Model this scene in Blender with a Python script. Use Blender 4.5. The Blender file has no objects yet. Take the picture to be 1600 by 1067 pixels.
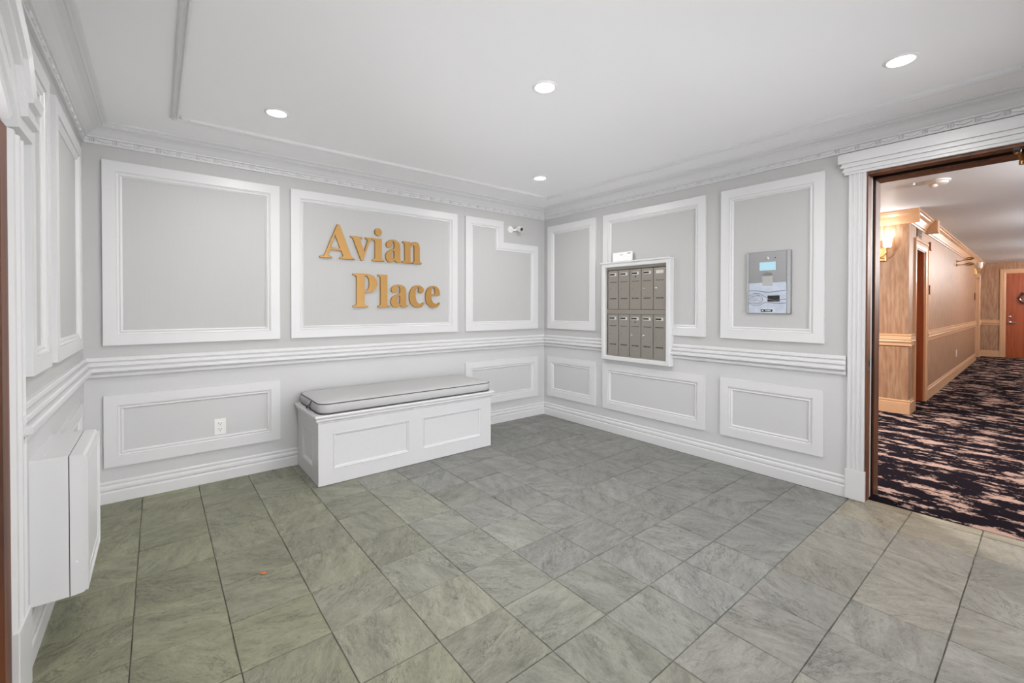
import bpy, bmesh, math, random
from mathutils import Matrix, Vector
from mathutils.geometry import tessellate_polygon
random.seed(7)
SC = bpy.context.scene
COL = SC.collection

# ------------------------------------------------------------------ camera
cam_d = bpy.data.cameras.new('camera'); cam = bpy.data.objects.new('camera', cam_d); COL.objects.link(cam)
cam_d.sensor_width = 36; cam_d.sensor_fit = 'HORIZONTAL'
cam_d.lens = 685.8 / 1600 * 36
cam_d.shift_x = 0.0
cam_d.shift_y = -(533.5 - 486.38) / 1600
cam_d.clip_start = .02
_a, _t, _r = math.radians(51.0623), math.radians(-.562), math.radians(.0542)
M0 = Matrix(((math.sin(_a), -math.cos(_a), 0), (math.cos(_a), math.sin(_a), 0), (0, 0, 1)))
MP = Matrix(((1, 0, 0), (0, math.cos(_t), math.sin(_t)), (0, -math.sin(_t), math.cos(_t))))
MR = Matrix(((math.cos(_r), 0, math.sin(_r)), (0, 1, 0), (-math.sin(_r), 0, math.cos(_r))))
MM = MR @ MP @ M0
right, fwd, up = MM[0], MM[1], MM[2]
rot = Matrix((right, up, -fwd)).transposed()
cam.matrix_world = Matrix.Translation((0, 0, 1.26)) @ rot.to_4x4()
SC.camera = cam

# ------------------------------------------------------------------ world, exposure
w = bpy.data.worlds.new('world'); SC.world = w; w.use_nodes = True
w.node_tree.nodes['Background'].inputs[0].default_value = (.97, .975, 1.0, 1)
w.node_tree.nodes['Background'].inputs[1].default_value = 5.4
SC.view_settings.view_transform = 'Standard'; SC.view_settings.look = 'None'
SC.view_settings.gamma = 1; SC.view_settings.use_curve_mapping = False
SC.view_settings.exposure = 0.1

DOWNLIGHT_W = 8
HALL_W = 52

# ------------------------------------------------------------------ materials
def mat(name, col, rough=.5, metal=0, bump=0, bscale=60, stretch=(1, 1, 1), var=0, spec=.5, coords='Object'):
    m = bpy.data.materials.new(name); m.use_nodes = True
    nt = m.node_tree; b = nt.nodes['Principled BSDF']
    b.inputs['Base Color'].default_value = (*col, 1); b.inputs['Roughness'].default_value = rough
    b.inputs['Metallic'].default_value = metal; b.inputs['Specular IOR Level'].default_value = spec
    tc = nt.nodes.new('ShaderNodeTexCoord'); mp = nt.nodes.new('ShaderNodeMapping')
    mp.inputs['Scale'].default_value = stretch; nt.links.new(tc.outputs[coords], mp.inputs[0])
    no = nt.nodes.new('ShaderNodeTexNoise'); no.inputs['Scale'].default_value = bscale; no.inputs['Detail'].default_value = 3
    nt.links.new(mp.outputs[0], no.inputs[0])
    if bump:
        bu = nt.nodes.new('ShaderNodeBump'); bu.inputs['Strength'].default_value = bump; bu.inputs['Distance'].default_value = .002
        nt.links.new(no.outputs[0], bu.inputs['Height']); nt.links.new(bu.outputs[0], b.inputs['Normal'])
    if var:
        r = nt.nodes.new('ShaderNodeValToRGB')
        r.color_ramp.elements[0].position = .3; r.color_ramp.elements[1].position = .7
        r.color_ramp.elements[0].color = (*[c * (1 - var) for c in col], 1)
        r.color_ramp.elements[1].color = (*[min(1, c * (1 + var)) for c in col], 1)
        nt.links.new(no.outputs[0], r.inputs[0]); nt.links.new(r.outputs[0], b.inputs['Base Color'])
    return m

def emis(name, col, s):
    m = mat(name, (.9, .9, .9)); b = m.node_tree.nodes['Principled BSDF']
    b.inputs['Emission Color'].default_value = (*col, 1); b.inputs['Emission Strength'].default_value = s
    return m

WALL = mat('wall_vinyl', (.50, .50, .494), .6, bump=.10, bscale=90, stretch=(1, 1, .05), var=.008)
TRIM = mat('white_trim_paint', (.68, .68, .685), .35, bump=.01, bscale=40, var=.004)
CEIL = mat('ceiling_paint', (.90, .90, .91), .5, bump=.03, bscale=120)
HCEIL = mat('hall_ceiling_paint', (.78, .88, .97), .5, bump=.05, bscale=3, var=.0)
CASEPAINT = mat('bench_paint', (.64, .64, .65), .35, bump=.06, bscale=30, var=.01)
GROUT = mat('grout', (.12, .12, .10), .9, bump=.4, bscale=9, var=.55)
GOLD = mat('gold_lettering', (.43, .235, .065), .38, metal=.35, bump=.05, bscale=200, var=.04)
FAB = mat('grey_cushion_fabric', (.50, .50, .50), .9, bump=.5, bscale=500, var=.05)
PIPE = mat('dark_piping', (.07, .07, .075), .8)
STEEL = mat('brushed_steel', (.40, .375, .335), .38, metal=.85, bump=.1, bscale=50, stretch=(12, 12, 1), var=.05)
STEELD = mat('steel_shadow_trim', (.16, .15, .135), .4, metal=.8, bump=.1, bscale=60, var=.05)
REFLSTEEL = mat('painted_reflection_steel', (.62, .68, .80), .25, metal=.45, bump=.05, bscale=12, var=.12)  # pale blue tone paints a daylight reflection onto the steel
CHROME = mat('polished_steel', (.80, .82, .86), .13, metal=1, bump=.04, bscale=6, var=.03)
SATIN = mat('satin_steel', (.36, .36, .37), .35, metal=.9, bump=.1, bscale=60, stretch=(1, 1, 20), var=.06)
BLACK = mat('black_plastic', (.012, .012, .013), .35, var=.1)
DARK = mat('dark_slot', (.03, .027, .025), .6, var=.1)
PLASTIC = mat('white_plastic', (.82, .82, .80), .35, var=.01)
PLATE = mat('name_plate', (.75, .74, .70), .3, metal=.3, var=.02)
CARD = mat('white_card', (.88, .88, .88), .7, var=.02)
BRASS = mat('antique_brass', (.33, .17, .06), .3, metal=.9, var=.2)
PALEBRASS = mat('polished_brass', (.75, .48, .20), .25, metal=.8, var=.1)
BLOSSOM = mat('wreath_berries', (.05, .03, .06), .6, var=.4)
REDPL = mat('dark_red_plaque', (.22, .05, .03), .4, var=.1)
TRIMW = mat('hall_cream_trim', (.58, .34, .19), .35, bump=.05, bscale=30, var=.03)
LEAFM = mat('dry_leaf', (.55, .14, .03), .6, var=.3)
LENS = emis('lamp_lens', (1, .99, .95), 14)
SHADE = emis('glass_shade', (1, .88, .68), 3.5)
SCREEN = emis('lcd_screen', (.52, .80, .92), .75); SCREEN.node_tree.nodes['Principled BSDF'].inputs['Base Color'].default_value = (.05, .08, .1, 1)

def wood(name, c1, c2, rough=.3, axis=(1, 1, .06), scale=14, rings=True):
    m = bpy.data.materials.new(name); m.use_nodes = True; nt = m.node_tree; b = nt.nodes['Principled BSDF']
    tc = nt.nodes.new('ShaderNodeTexCoord'); mp = nt.nodes.new('ShaderNodeMapping'); mp.inputs['Scale'].default_value = axis
    no = nt.nodes.new('ShaderNodeTexNoise'); no.inputs['Scale'].default_value = scale; no.inputs['Detail'].default_value = 6
    no.inputs['Distortion'].default_value = 1.2 if rings else .1
    r = nt.nodes.new('ShaderNodeValToRGB'); r.color_ramp.elements[0].position = .35; r.color_ramp.elements[1].position = .65
    r.color_ramp.elements[0].color = (*c1, 1); r.color_ramp.elements[1].color = (*c2, 1)
    nt.links.new(tc.outputs['Object'], mp.inputs[0]); nt.links.new(mp.outputs[0], no.inputs[0])
    nt.links.new(no.outputs[0], r.inputs[0]); nt.links.new(r.outputs[0], b.inputs['Base Color'])
    b.inputs['Roughness'].default_value = rough
    return m
JAMB = wood('brown_wood_frame', (.08, .026, .010), (.19, .062, .023), .5)
DOORW = wood('orange_wood_door', (.23, .040, .010), (.36, .080, .022))
PAPER = wood('hall_wallpaper', (.27, .13, .066), (.38, .23, .135), .5, (1, 1, .14), 34, False)

def slate():
    m = bpy.data.materials.new('slate_tile'); m.use_nodes = True; nt = m.node_tree; b = nt.nodes['Principled BSDF']
    N = nt.nodes.new; L = nt.links.new
    tc = N('ShaderNodeTexCoord'); oi = N('ShaderNodeObjectInfo')
    ad = N('ShaderNodeVectorMath'); ad.operation = 'MULTIPLY_ADD'
    L(oi.outputs['Random'], ad.inputs[0]); ad.inputs[1].default_value = (37, 53, 71); L(tc.outputs['Object'], ad.inputs[2])
    an = N('ShaderNodeMath'); an.operation = 'MULTIPLY'; L(oi.outputs['Random'], an.inputs[0]); an.inputs[1].default_value = 90
    ro = N('ShaderNodeVectorRotate'); ro.rotation_type = 'Z_AXIS'; L(ad.outputs[0], ro.inputs['Vector']); L(an.outputs[0], ro.inputs['Angle'])
    mp = N('ShaderNodeMapping'); L(ro.outputs[0], mp.inputs[0]); mp.inputs['Scale'].default_value = (1, 2.6, 1)
    def noise(sc, det, ro_, dist):
        n = N('ShaderNodeTexNoise'); n.inputs['Scale'].default_value = sc; n.inputs['Detail'].default_value = det
        n.inputs['Roughness'].default_value = ro_; n.inputs['Distortion'].default_value = dist; L(mp.outputs[0], n.inputs[0]); return n
    def ramp(n, p0, c0, p1, c1):
        r_ = N('ShaderNodeValToRGB'); e = r_.color_ramp.elements; e[0].position = p0; e[0].color = (c0, c0, c0, 1); e[1].position = p1; e[1].color = (c1, c1, c1, 1)
        L(n.outputs[0], r_.inputs[0]); return r_
    def mul(x, y, f=1):
        m_ = N('ShaderNodeMix'); m_.data_type = 'RGBA'; m_.blend_type = 'MULTIPLY'; m_.inputs[0].default_value = f
        L(x, m_.inputs[6]); L(y, m_.inputs[7]); return m_.outputs[2]
    n1 = noise(5, 10, .72, .5); n2 = noise(13, 12, .78, .9); n3 = noise(4, 4, .6, 2.5); n4 = noise(60, 6, .7, 0)
    c = mul(oi.outputs['Color'], ramp(n1, .30, .66, .68, 1.28).outputs[0])
    c = mul(c, ramp(n2, .36, .42, .47, 1.03).outputs[0], .55)
    c = mul(c, ramp(n3, .34, .50, .40, 1.02).outputs[0], .35)
    c = mul(c, ramp(n4, .30, .75, .60, 1.12).outputs[0], .7)
    nv = noise(7, 9, .7, 1.2); sb = N('ShaderNodeMath'); sb.operation = 'SUBTRACT'; sb.inputs[1].default_value = .5; L(nv.outputs[0], sb.inputs[0])
    ab = N('ShaderNodeMath'); ab.operation = 'ABSOLUTE'; L(sb.outputs[0], ab.inputs[0])
    class W: outputs = ab.outputs
    vein = ramp(W, .0, .38, .022, 1.0); nm = noise(3.5, 3, .5, 0); msk = ramp(nm, .48, 0, .60, 1)
    mv = N('ShaderNodeMix'); mv.data_type = 'RGBA'; mv.blend_type = 'MULTIPLY'; L(msk.outputs[0], mv.inputs[0]); L(c, mv.inputs[6]); L(vein.outputs[0], mv.inputs[7]); c = mv.outputs[2]
    L(c, b.inputs['Base Color'])
    bu = N('ShaderNodeBump'); bu.inputs['Strength'].default_value = .8; bu.inputs['Distance'].default_value = .004
    L(n1.outputs[0], bu.inputs['Height']); L(bu.outputs[0], b.inputs['Normal'])
    b.inputs['Roughness'].default_value = .45
    return m
SLATE = slate()

def carpet():
    m = bpy.data.materials.new('hall_carpet'); m.use_nodes = True; nt = m.node_tree; b = nt.nodes['Principled BSDF']
    N = nt.nodes.new; L = nt.links.new
    tc = N('ShaderNodeTexCoord'); mp = N('ShaderNodeMapping'); L(tc.outputs['Object'], mp.inputs[0])
    mp.inputs['Scale'].default_value = (2.3, 1.0, 1)
    n1 = N('ShaderNodeTexNoise'); n1.inputs['Scale'].default_value = 3.2; n1.inputs['Detail'].default_value = 8; n1.inputs['Roughness'].default_value = .76
    L(mp.outputs[0], n1.inputs[0])
    r = N('ShaderNodeValToRGB'); e = r.color_ramp.elements
    e[0].position = .535; e[0].color = (.013, .010, .013, 1); e[1].position = .545; e[1].color = (.40, .265, .215, 1)
    L(n1.outputs[0], r.inputs[0]); L(r.outputs[0], b.inputs['Base Color']); b.inputs['Roughness'].default_value = .95
    b.inputs['Specular IOR Level'].default_value = .0
    n2 = N('ShaderNodeTexNoise'); n2.inputs['Scale'].default_value = 300; L(tc.outputs['Object'], n2.inputs[0])
    bu = N('ShaderNodeBump'); bu.inputs['Strength'].default_value = .6; bu.inputs['Distance'].default_value = .004
    L(n2.outputs[0], bu.inputs['Height']); L(bu.outputs[0], b.inputs['Normal'])
    return m
CARPET = carpet()

def glass():
    m = bpy.data.materials.new('clear_glass'); m.use_nodes = True; nt = m.node_tree
    for n in list(nt.nodes):
        if n.type == 'BSDF_PRINCIPLED': nt.nodes.remove(n)
    o = [n for n in nt.nodes if n.type == 'OUTPUT_MATERIAL'][0]
    t = nt.nodes.new('ShaderNodeBsdfTransparent'); g = nt.nodes.new('ShaderNodeBsdfGlossy'); g.inputs['Roughness'].default_value = .02
    x = nt.nodes.new('ShaderNodeMixShader'); f = nt.nodes.new('ShaderNodeFresnel'); f.inputs[0].default_value = 1.45
    nt.links.new(f.outputs[0], x.inputs[0]); nt.links.new(t.outputs[0], x.inputs[1]); nt.links.new(g.outputs[0], x.inputs[2])
    nt.links.new(x.outputs[0], o.inputs[0])
    return m
GLASS = glass()

# ------------------------------------------------------------------ mesh helpers
class MB:
    def __init__(s): s.bm = bmesh.new()
    def box(s, x0, x1, y0, y1, z0, z1):
        v = [s.bm.verts.new((x, y, z)) for x in (x0, x1) for y in (y0, y1) for z in (z0, z1)]
        for f in ((0, 1, 3, 2), (4, 6, 7, 5), (0, 4, 5, 1), (2, 3, 7, 6), (0, 2, 6, 4), (1, 5, 7, 3)):
            s.bm.faces.new([v[i] for i in f])
        return v
    def ring(s, pts_list, closed_u=True, caps=True):
        # pts_list: list of rings (each a list of points of equal count) joined in order
        R = [[s.bm.verts.new(p) for p in r] for r in pts_list]; n = len(R[0])
        for a, b in zip(R, R[1:]):
            for i in range(n if closed_u else n - 1):
                s.bm.faces.new((a[i], a[(i + 1) % n], b[(i + 1) % n], b[i]))
        if caps and closed_u:
            s.bm.faces.new(R[0][::-1]); s.bm.faces.new(R[-1])
        return R
    def cyl(s, c, axis, r, l, n=16, r2=None):
        c = Vector(c); d = Vector(axis).normalized(); q = d.to_track_quat('Z', 'Y'); r2 = r if r2 is None else r2
        P = []
        for t, rr in ((0, r), (l, r2)):
            P.append([c + d * t + q @ Vector((rr * math.cos(k * 2 * math.pi / n), rr * math.sin(k * 2 * math.pi / n), 0)) for k in range(n)])
        s.ring(P)
    def lathe(s, c, axis, prof, n=20):
        c = Vector(c); d = Vector(axis).normalized(); q = d.to_track_quat('Z', 'Y')
        s.ring([[c + d * t + q @ Vector((max(r, 1e-4) * math.cos(k * 2 * math.pi / n), max(r, 1e-4) * math.sin(k * 2 * math.pi / n), 0)) for k in range(n)] for r, t in prof])
    def tube(s, pts, r, n=8):
        pts = [Vector(p) for p in pts]; P = []
        for i, p in enumerate(pts):
            d = (pts[min(i + 1, len(pts) - 1)] - pts[max(i - 1, 0)]).normalized(); q = d.to_track_quat('Z', 'Y')
            rr = r[i] if isinstance(r, (list, tuple)) else r
            P.append([p + q @ Vector((rr * math.cos(k * 2 * math.pi / n), rr * math.sin(k * 2 * math.pi / n), 0)) for k in range(n)])
        s.ring(P)
    def ball(s, c, r, sx=1, sy=1, sz=1, n=8, m=None):
        mt = Matrix.Translation(c) @ (m or Matrix()) @ Matrix.Diagonal((sx * r, sy * r, sz * r, 1))
        bmesh.ops.create_uvsphere(s.bm, u_segments=n, v_segments=max(4, n // 2 + 1), radius=1, matrix=mt)
    def sweep(s, poly, prof, fn, closed=True, segs=None):
        """poly: 2-D points, left side = inward; prof: (inward offset, height); fn(u, v, h) -> 3-D"""
        n = len(poly); P = [Vector(p) for p in poly]; off = []
        for i in range(n):
            a = P[i] - P[i - 1] if (closed or i > 0) else P[1] - P[0]
            b = P[(i + 1) % n] - P[i] if (closed or i < n - 1) else a
            a = a.normalized(); b = b.normalized(); na = Vector((-a.y, a.x)); nb = Vector((-b.y, b.x))
            k = 1 + na.dot(nb); off.append((na + nb) / max(k, .15))
        idx = range(n if closed else n - 1)
        for i in idx:
            if segs is not None and i not in segs: continue
            j = (i + 1) % n
            s.ring([[fn(*(P[q] + off[q] * d), h) for d, h in prof] for q in (i, j)])
    def done(s, name, m, parent=None, smooth=False, bevel=0):
        bm = s.bm
        bmesh.ops.remove_doubles(bm, verts=bm.verts, dist=1e-5)
        bmesh.ops.recalc_face_normals(bm, faces=bm.faces)
        if bevel:
            bmesh.ops.bevel(bm, geom=[e for e in bm.edges if len(e.link_faces) == 2 and e.calc_face_angle(0) > .6], offset=bevel, segments=2, affect='EDGES', profile=.5)
        me = bpy.data.meshes.new(name); bm.to_mesh(me); bm.free(); me.materials.append(m)
        if smooth:
            for p in me.polygons: p.use_smooth = True
            try: me.set_sharp_from_angle(angle=math.radians(40))
            except Exception: pass
        o = bpy.data.objects.new(name, me); COL.objects.link(o)
        if parent: 
            o.parent = parent; o.matrix_parent_inverse = PINV.get(parent.name, Matrix())
        return o
PINV = {}

def tag(o, label, cat, group=None, kind=None):
    o['label'] = label; o['category'] = cat
    if group: o['group'] = group
    if kind: o['kind'] = kind
    return o
def empty(name, loc, label, cat, group=None, kind=None):
    o = bpy.data.objects.new(name, None); COL.objects.link(o); o.location = loc; o.empty_display_size = .1
    PINV[o.name] = Matrix.Translation(loc).inverted()
    return tag(o, label, cat, group, kind)
def box(name, b, m, parent=None, bevel=0):
    q = MB(); q.box(*b); return q.done(name, m, parent, bevel=bevel)
def copy_tree(o, parent=None):
    c = o.copy(); COL.objects.link(c)
    if parent: c.parent = parent; c.matrix_parent_inverse = o.matrix_parent_inverse.copy()
    for ch in o.children: copy_tree(ch, c)
    return c

X, Y, C, D, H = 3.568, 3.809, -.3626, -.36, 2.40
fA = lambda u, v, h: (u, Y - h, v)
fB = lambda u, v, h: (X - h, u, v)
fC = lambda u, v, h: (C + h, u, v)
fH = lambda u, v, h: (u, v, h)

# ------------------------------------------------------------------ room shell
floor = box('floor', (C - .1, 3.625, D - .1, Y + .1, -.12, -.004), GROUT)
tag(floor, 'slate tiled floor of the white panelled lobby', 'floor', kind='structure')
def tile_mesh(seed):
    rnd = random.Random(seed); s = .1488; P = []
    for k in range(8):
        a = [(-s, -s), (0, -s), (s, -s), (s, 0), (s, s), (0, s), (-s, s), (-s, 0)][k]
        P.append((a[0] + rnd.uniform(-.0016, .0016), a[1] + rnd.uniform(-.0016, .0016)))
    q = MB(); q.ring([[(x, y, -.010) for x, y in P], [(x, y, -.002) for x, y in P], [(x * .992, y * .992, 0) for x, y in P]])
    o = q.done('tile', SLATE); me = o.data; bpy.data.objects.remove(o); return me
tiles = [tile_mesh(i) for i in range(6)]
def lerp(a, b, t): t = max(0, min(1, t)); return tuple(x + (y - x) * t for x, y in zip(a, b))
OL, GR, TN = (.225, .225, .150), (.222, .222, .206), (.290, .250, .175)  # olive-to-grey drift paints in mixed light and glare; tan paints warm hall light
def add_tile(cx, cy, sx=1, warm_spill=0):
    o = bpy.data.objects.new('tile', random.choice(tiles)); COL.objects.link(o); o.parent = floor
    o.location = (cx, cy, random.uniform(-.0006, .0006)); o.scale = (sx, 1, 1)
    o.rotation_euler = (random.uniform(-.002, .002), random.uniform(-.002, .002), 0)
    c = lerp(OL, GR, (cx - .2) / 1.5 + random.uniform(-.13, .13)); c = lerp(c, TN, warm_spill)
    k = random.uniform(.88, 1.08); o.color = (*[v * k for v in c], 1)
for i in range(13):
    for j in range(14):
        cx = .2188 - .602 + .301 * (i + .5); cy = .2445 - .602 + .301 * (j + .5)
        warm_spill = (.30 if cx > 2.3 else .12) if cy < .8 else 0  # warm light spilling from the hall, put into the tile colour
        if cx > 3.2 and cy < .8: warm_spill = .7
        add_tile(cx, cy, 1, warm_spill)
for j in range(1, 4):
    add_tile(3.5775, .2445 - .602 + .301 * (j + .5), .30, 1)  # threshold tiles take the full painted hall-light tint

ceil = box('ceiling', (C - .1, X + .3, D - .1, Y + .1, H, H + .1), CEIL)
tag(ceil, 'white painted lobby ceiling with a raised border', 'ceiling', kind='structure')
# raised ceiling border moulding
q = MB(); rect = [(.088, .03), (3.170, .03), (3.170, 3.325), (.088, 3.325)]
q.sweep(rect, [(-.02, H + .001), (-.019, H - .014), (-.012, H - .018), (-.005, H - .012), (.003, H - .012), (.010, H - .022), (.018, H - .016), (.02, H + .001)], fH)
bord = q.done('trim_1', TRIM); tag(bord, 'thin raised white border moulding framing the lobby ceiling', 'moulding', kind='structure')
for cx, cy in rect:
    q = MB(); sx = 1 if cx < 1 else -1; sy = 1 if cy < 1 else -1
    for dx, dy, r, ex, ey in ((0, 0, .022, 1, 1), (.05, 0, .014, 2.2, .9), (.10, .006, .010, 2.2, .9), (0, .05, .014, .9, 2.2), (.006, .10, .010, .9, 2.2), (.03, .028, .012, 1, 1), (.07, .016, .008, 1, 1), (.016, .07, .008, 1, 1)):
        q.ball((cx + sx * dx, cy + sy * dy, H - .010), r, ex, ey, .6)
    q.done('corner_ornament', TRIM, bord, smooth=True)

def wall_poly(name, outline, fn, thick, m, label):
    q = MB(); bm = q.bm
    a = [bm.verts.new(fn(u, v, 0)) for u, v in outline]; b = [bm.verts.new(fn(u, v, -thick)) for u, v in outline]
    n = len(a)
    for i in range(n): bm.faces.new((a[i], a[(i + 1) % n], b[(i + 1) % n], b[i]))
    for t in tessellate_polygon([[Vector((u, v, 0)) for u, v in outline]]):
        bm.faces.new([a[k] for k in t]); bm.faces.new([b[k] for k in t[::-1]])
    return tag(q.done(name, m), label, 'wall', kind='structure')
wA = box('wall_back', (C - .12, X + .12, Y, Y + .12, -.1, H + .1), WALL)
tag(wA, 'pale grey lobby wall with white panel frames behind the bench', 'wall', kind='structure')
OB0, OB1 = -.16, .765      # hall doorway in wall B
wB = wall_poly('wall_right', [(D - .1, -.1), (OB0, -.1), (OB0, 2.125), (OB1, 2.125), (OB1, -.1), (Y, -.1), (Y, H + .1), (D - .1, H + .1)], fB, .12, WALL,
               'pale grey lobby wall carrying the mailboxes, beside the hall doorway')
arc = [(1.35 + .92 * math.sin(t), 1.11 + .92 * math.cos(t)) for t in [math.radians(-40.7 + 81.4 * k / 14) for k in range(15)]]
wC = wall_poly('wall_left', [(D - .1, -.1), (.75, -.1)] + arc + [(1.95, -.1), (Y, -.1), (Y, H + .1), (D - .1, H + .1)], fC, .12, WALL,
               'pale grey lobby wall with tall panel frames at the left edge')
# wall behind the camera; unseen glazed screen added to let daylight in
fD = lambda u, v, h: (u, D + h, v)
wD = wall_poly('wall_front', [(C - .1, -.1), (.15, -.1), (.15, 2.15), (3.1, 2.15), (3.1, -.1), (X + .1, -.1), (X + .1, H + .1), (C - .1, H + .1)], fD, .12, WALL,
               'pale grey wall with an added glazed screen, behind the viewer')
win = empty('added_window_1', (1.6, D - .06, 0), 'added glazed screen with dark wooden frame for daylight, unseen behind the viewer', 'window', kind='structure')
for x in (.15, 1.10, 2.06, 3.04): box('mullion', (x, x + .06, D - .10, D - .03, 0, 2.15), JAMB, win)
for z in (0, .9, 2.09): box('rail', (.15, 3.1, D - .095, D - .035, z, z + .06), JAMB, win)
for x in (.21, 1.16, 2.12): box('pane', (x, x + .93, D - .068, D - .062, .06, 2.09), GLASS, win)

# ------------------------------------------------------------------ crown, chair rail, baseboards
loop = [(C, D), (X, D), (X, Y), (C, Y)]
crown = [(-.01, H + .01), (-.01, 2.283), (.014, 2.283), (.016, 2.290), (.010, 2.292), (.014, 2.318), (.026, 2.321), (.027, 2.327),
         (.036, 2.333), (.048, 2.343), (.062, 2.356), (.080, 2.367), (.100, 2.374), (.100, 2.379), (.108, 2.379), (.112, 2.386), (.122, 2.388), (.132, 2.394), (.132, H + .01)]
names = ['front', 'right', 'back', 'left']
for k in range(4):
    q = MB(); q.sweep(loop, crown, fH, segs=[k])
    cr = q.done('trim_%d' % (k + 2), TRIM, smooth=False)
    tag(cr, ['white crown moulding above the added glazed screen', 'white crown moulding above the mailbox wall and hall doorway',
             'white crown moulding along the top of the bench wall', 'white crown moulding along the top of the left wall'][k], 'crown moulding', kind='structure')
    if k == 0: continue
    a = Vector(loop[k]); b = Vector(loop[(k + 1) % 4]); d = (b - a).normalized(); nrm = Vector((-d.y, d.x)); L = (b - a).length
    q = MB(); t = .03; ang = math.atan2(d.y, d.x)
    while t < L - .03:
        for dt, dz, ln, wd, rot_ in ((0, .002, .028, .009, .35), (.036, .002, .028, .009, -.35), (.060, 0, .0055, .012, 0), (.070, 0, .0055, .013, 0), (.080, 0, .0055, .012, 0), (.018, -.006, .014, .005, 0)):
            p = a + d * (t + dt) + nrm * .0155
            q.ball((p.x, p.y, 2.305 + dz), 1, ln * .9, .006, wd, n=6, m=Matrix.Rotation(ang, 4, 'Z') @ Matrix.Rotation(rot_, 4, 'Y'))
        t += .108
    o = q.done('carved_leaf_band', TRIM, cr, smooth=True); o['kind'] = 'stuff'

rail = [(-.01, .936), (.016, .936), (.018, .930), (.018, .914), (.008, .909), (.008, .905), (.028, .902), (.031, .896), (.031, .882), (.018, .877), (.018, .872), (.040, .869), (.045, .864), (.045, .848), (.040, .843),
        (.014, .838), (.014, .833), (.024, .830), (.024, .814), (.012, .804), (-.01, .800)]
base = [(-.01, .138), (.004, .138), (.009, .132), (.010, .124), (.006, .115), (.006, .112), (.012, .108), (.015, .100), (.015, .086), (.011, .079), (.010, .075), (.015, .072), (.017, .066), (.017, -.02), (-.01, -.02)]
MB0, MB1 = 2.130, 2.893    # mailbox frame extents along wall B
path = [(X, MB1), (X, Y), (C, Y), (C, 2.10)]
for k, nm in enumerate(['right', 'back', 'left']):
    q = MB(); q.sweep(path, rail, fH, closed=False, segs=[k])
    if k == 0: q.sweep([(X, .87), (X, MB0)], rail, fH, closed=False)
    o = q.done('trim_%d' % (k + 6), TRIM); tag(o, 'stepped white chair rail along the %s wall' % ['mailbox', 'bench', 'left'][k], 'chair rail', kind='structure')
path = [(X, .868), (X, Y), (C, Y), (C, 2.17)]
for k, nm in enumerate(['right', 'back', 'left']):
    q = MB(); q.sweep(path, base, fH, closed=False, segs=[k])
    o = q.done('baseboard_' + nm, TRIM); tag(o, 'white grooved baseboard along the %s wall' % ['mailbox', 'bench', 'left'][k], 'baseboard', kind='structure')

DADO = mat('dado_paint', (.585, .585, .59), .5, bump=.03, bscale=90, var=.005)
box('dado_board', (C, X, Y - .003, Y + .01, 0, .86), DADO, wA)
box('dado_board', (X - .003, X + .01, .80, Y, 0, .86), DADO, wB); box('dado_board', (C - .01, C + .003, 2.0, Y, 0, .86), DADO, wC)
# picture-frame panels
flat = [(0, -.004), (0, .019), (.064, .019), (.064, -.004)]
inner = [(.063, -.004), (.063, .012), (.070, .014), (.076, .010), (.080, .010), (.086, .013), (.092, .006), (.096, .004), (.096, -.004)]
def panel(poly, fn, par, flip=False):
    P = poly[::-1] if flip else poly
    q = MB(); q.sweep(P, flat, fn); o = q.done('panel_frame', TRIM, par)
    q = MB(); q.sweep(P, inner, fn); q.done('inner_moulding', TRIM, o)
def R4(u0, u1, v0, v1): return [(u0, v0), (u1, v0), (u1, v1), (u0, v1)]
PT, PB, LT, LB = 2.193, 1.0115, .689, .229
for u0, u1 in ((-.270, .742), (.822, 2.357)): panel(R4(u0, u1, PB, PT), fA, wA)
panel([(2.455, PB), (3.452, PB), (3.452, 1.965), (2.945, 1.965), (2.945, PT), (2.455, PT)], fA, wA)
for u0, u1 in ((-.270, .742), (2.455, 3.452)): panel(R4(u0, u1, LB, LT), fA, wA)
for u0, u1, b in ((3.015, 3.735, PB), (1.835, 2.915, PB), (.995, 1.705, PB)): panel(R4(u0, u1, b, PT), fB, wB)
for u0, u1 in ((3.015, 3.735), (1.835, 2.915), (.995, 1.705)): panel(R4(u0, u1, LB, LT), fB, wB)
for u0, u1 in ((2.283, 2.640), (2.780, 3.62)): panel(R4(u0, u1, PB, PT), fC, wC)
for u0, u1 in ((2.700, 3.62),): panel(R4(u0, u1, LB, LT), fC, wC)

# ------------------------------------------------------------------ left entrance doorway (arched)
d1 = empty('door_1', (C, 1.35, 0), 'arched entrance doorway with brown wooden frame at the left edge', 'door', kind='structure')
q = MB(); fl = [(0, 0), (0, .022), (.012, .026), (.022, .018), (.034, .018), (.046, .026), (.060, .026), (.070, .018), (.082, .018), (.094, .024), (.115, .024), (.125, .014), (.125, 0)]
flc = [(d, h) for d, h in fl]
q.sweep([(2.135, .26), (2.135, 1.80)], [(d * 1.2, h) for d, h in flc], fC, closed=False); q.done('casing', TRIM, d1)
q = MB(); q.sweep([(.735, .26), (.735, 1.80)], flc, fC, closed=False); q.done('casing', TRIM, d1)
box('plinth_block', (C, C + .030, 1.983, 2.150, 0, .262), TRIM, d1, .003); box('plinth_block', (C, C + .034, .60, .745, 0, .262), TRIM, d1, .003)
q = MB(); st = [(0, 0), (0, .030), (.03, .034), (.04, .044), (.06, .044), (.07, .030), (.10, .030), (.11, .050), (.135, .050), (.145, .036), (.19, .036), (.20, .056), (.235, .062), (.240, 0)]
ar = [(1.35 + 1.16 * math.sin(t), 1.11 + 1.16 * math.cos(t)) for t in [math.radians(-40 + 80 * k / 20) for k in range(21)]]
ar = [(.55, 1.945), (.60, 1.945)] + ar[1:-1] + [(2.09, 1.945), (2.205, 1.945)]
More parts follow.
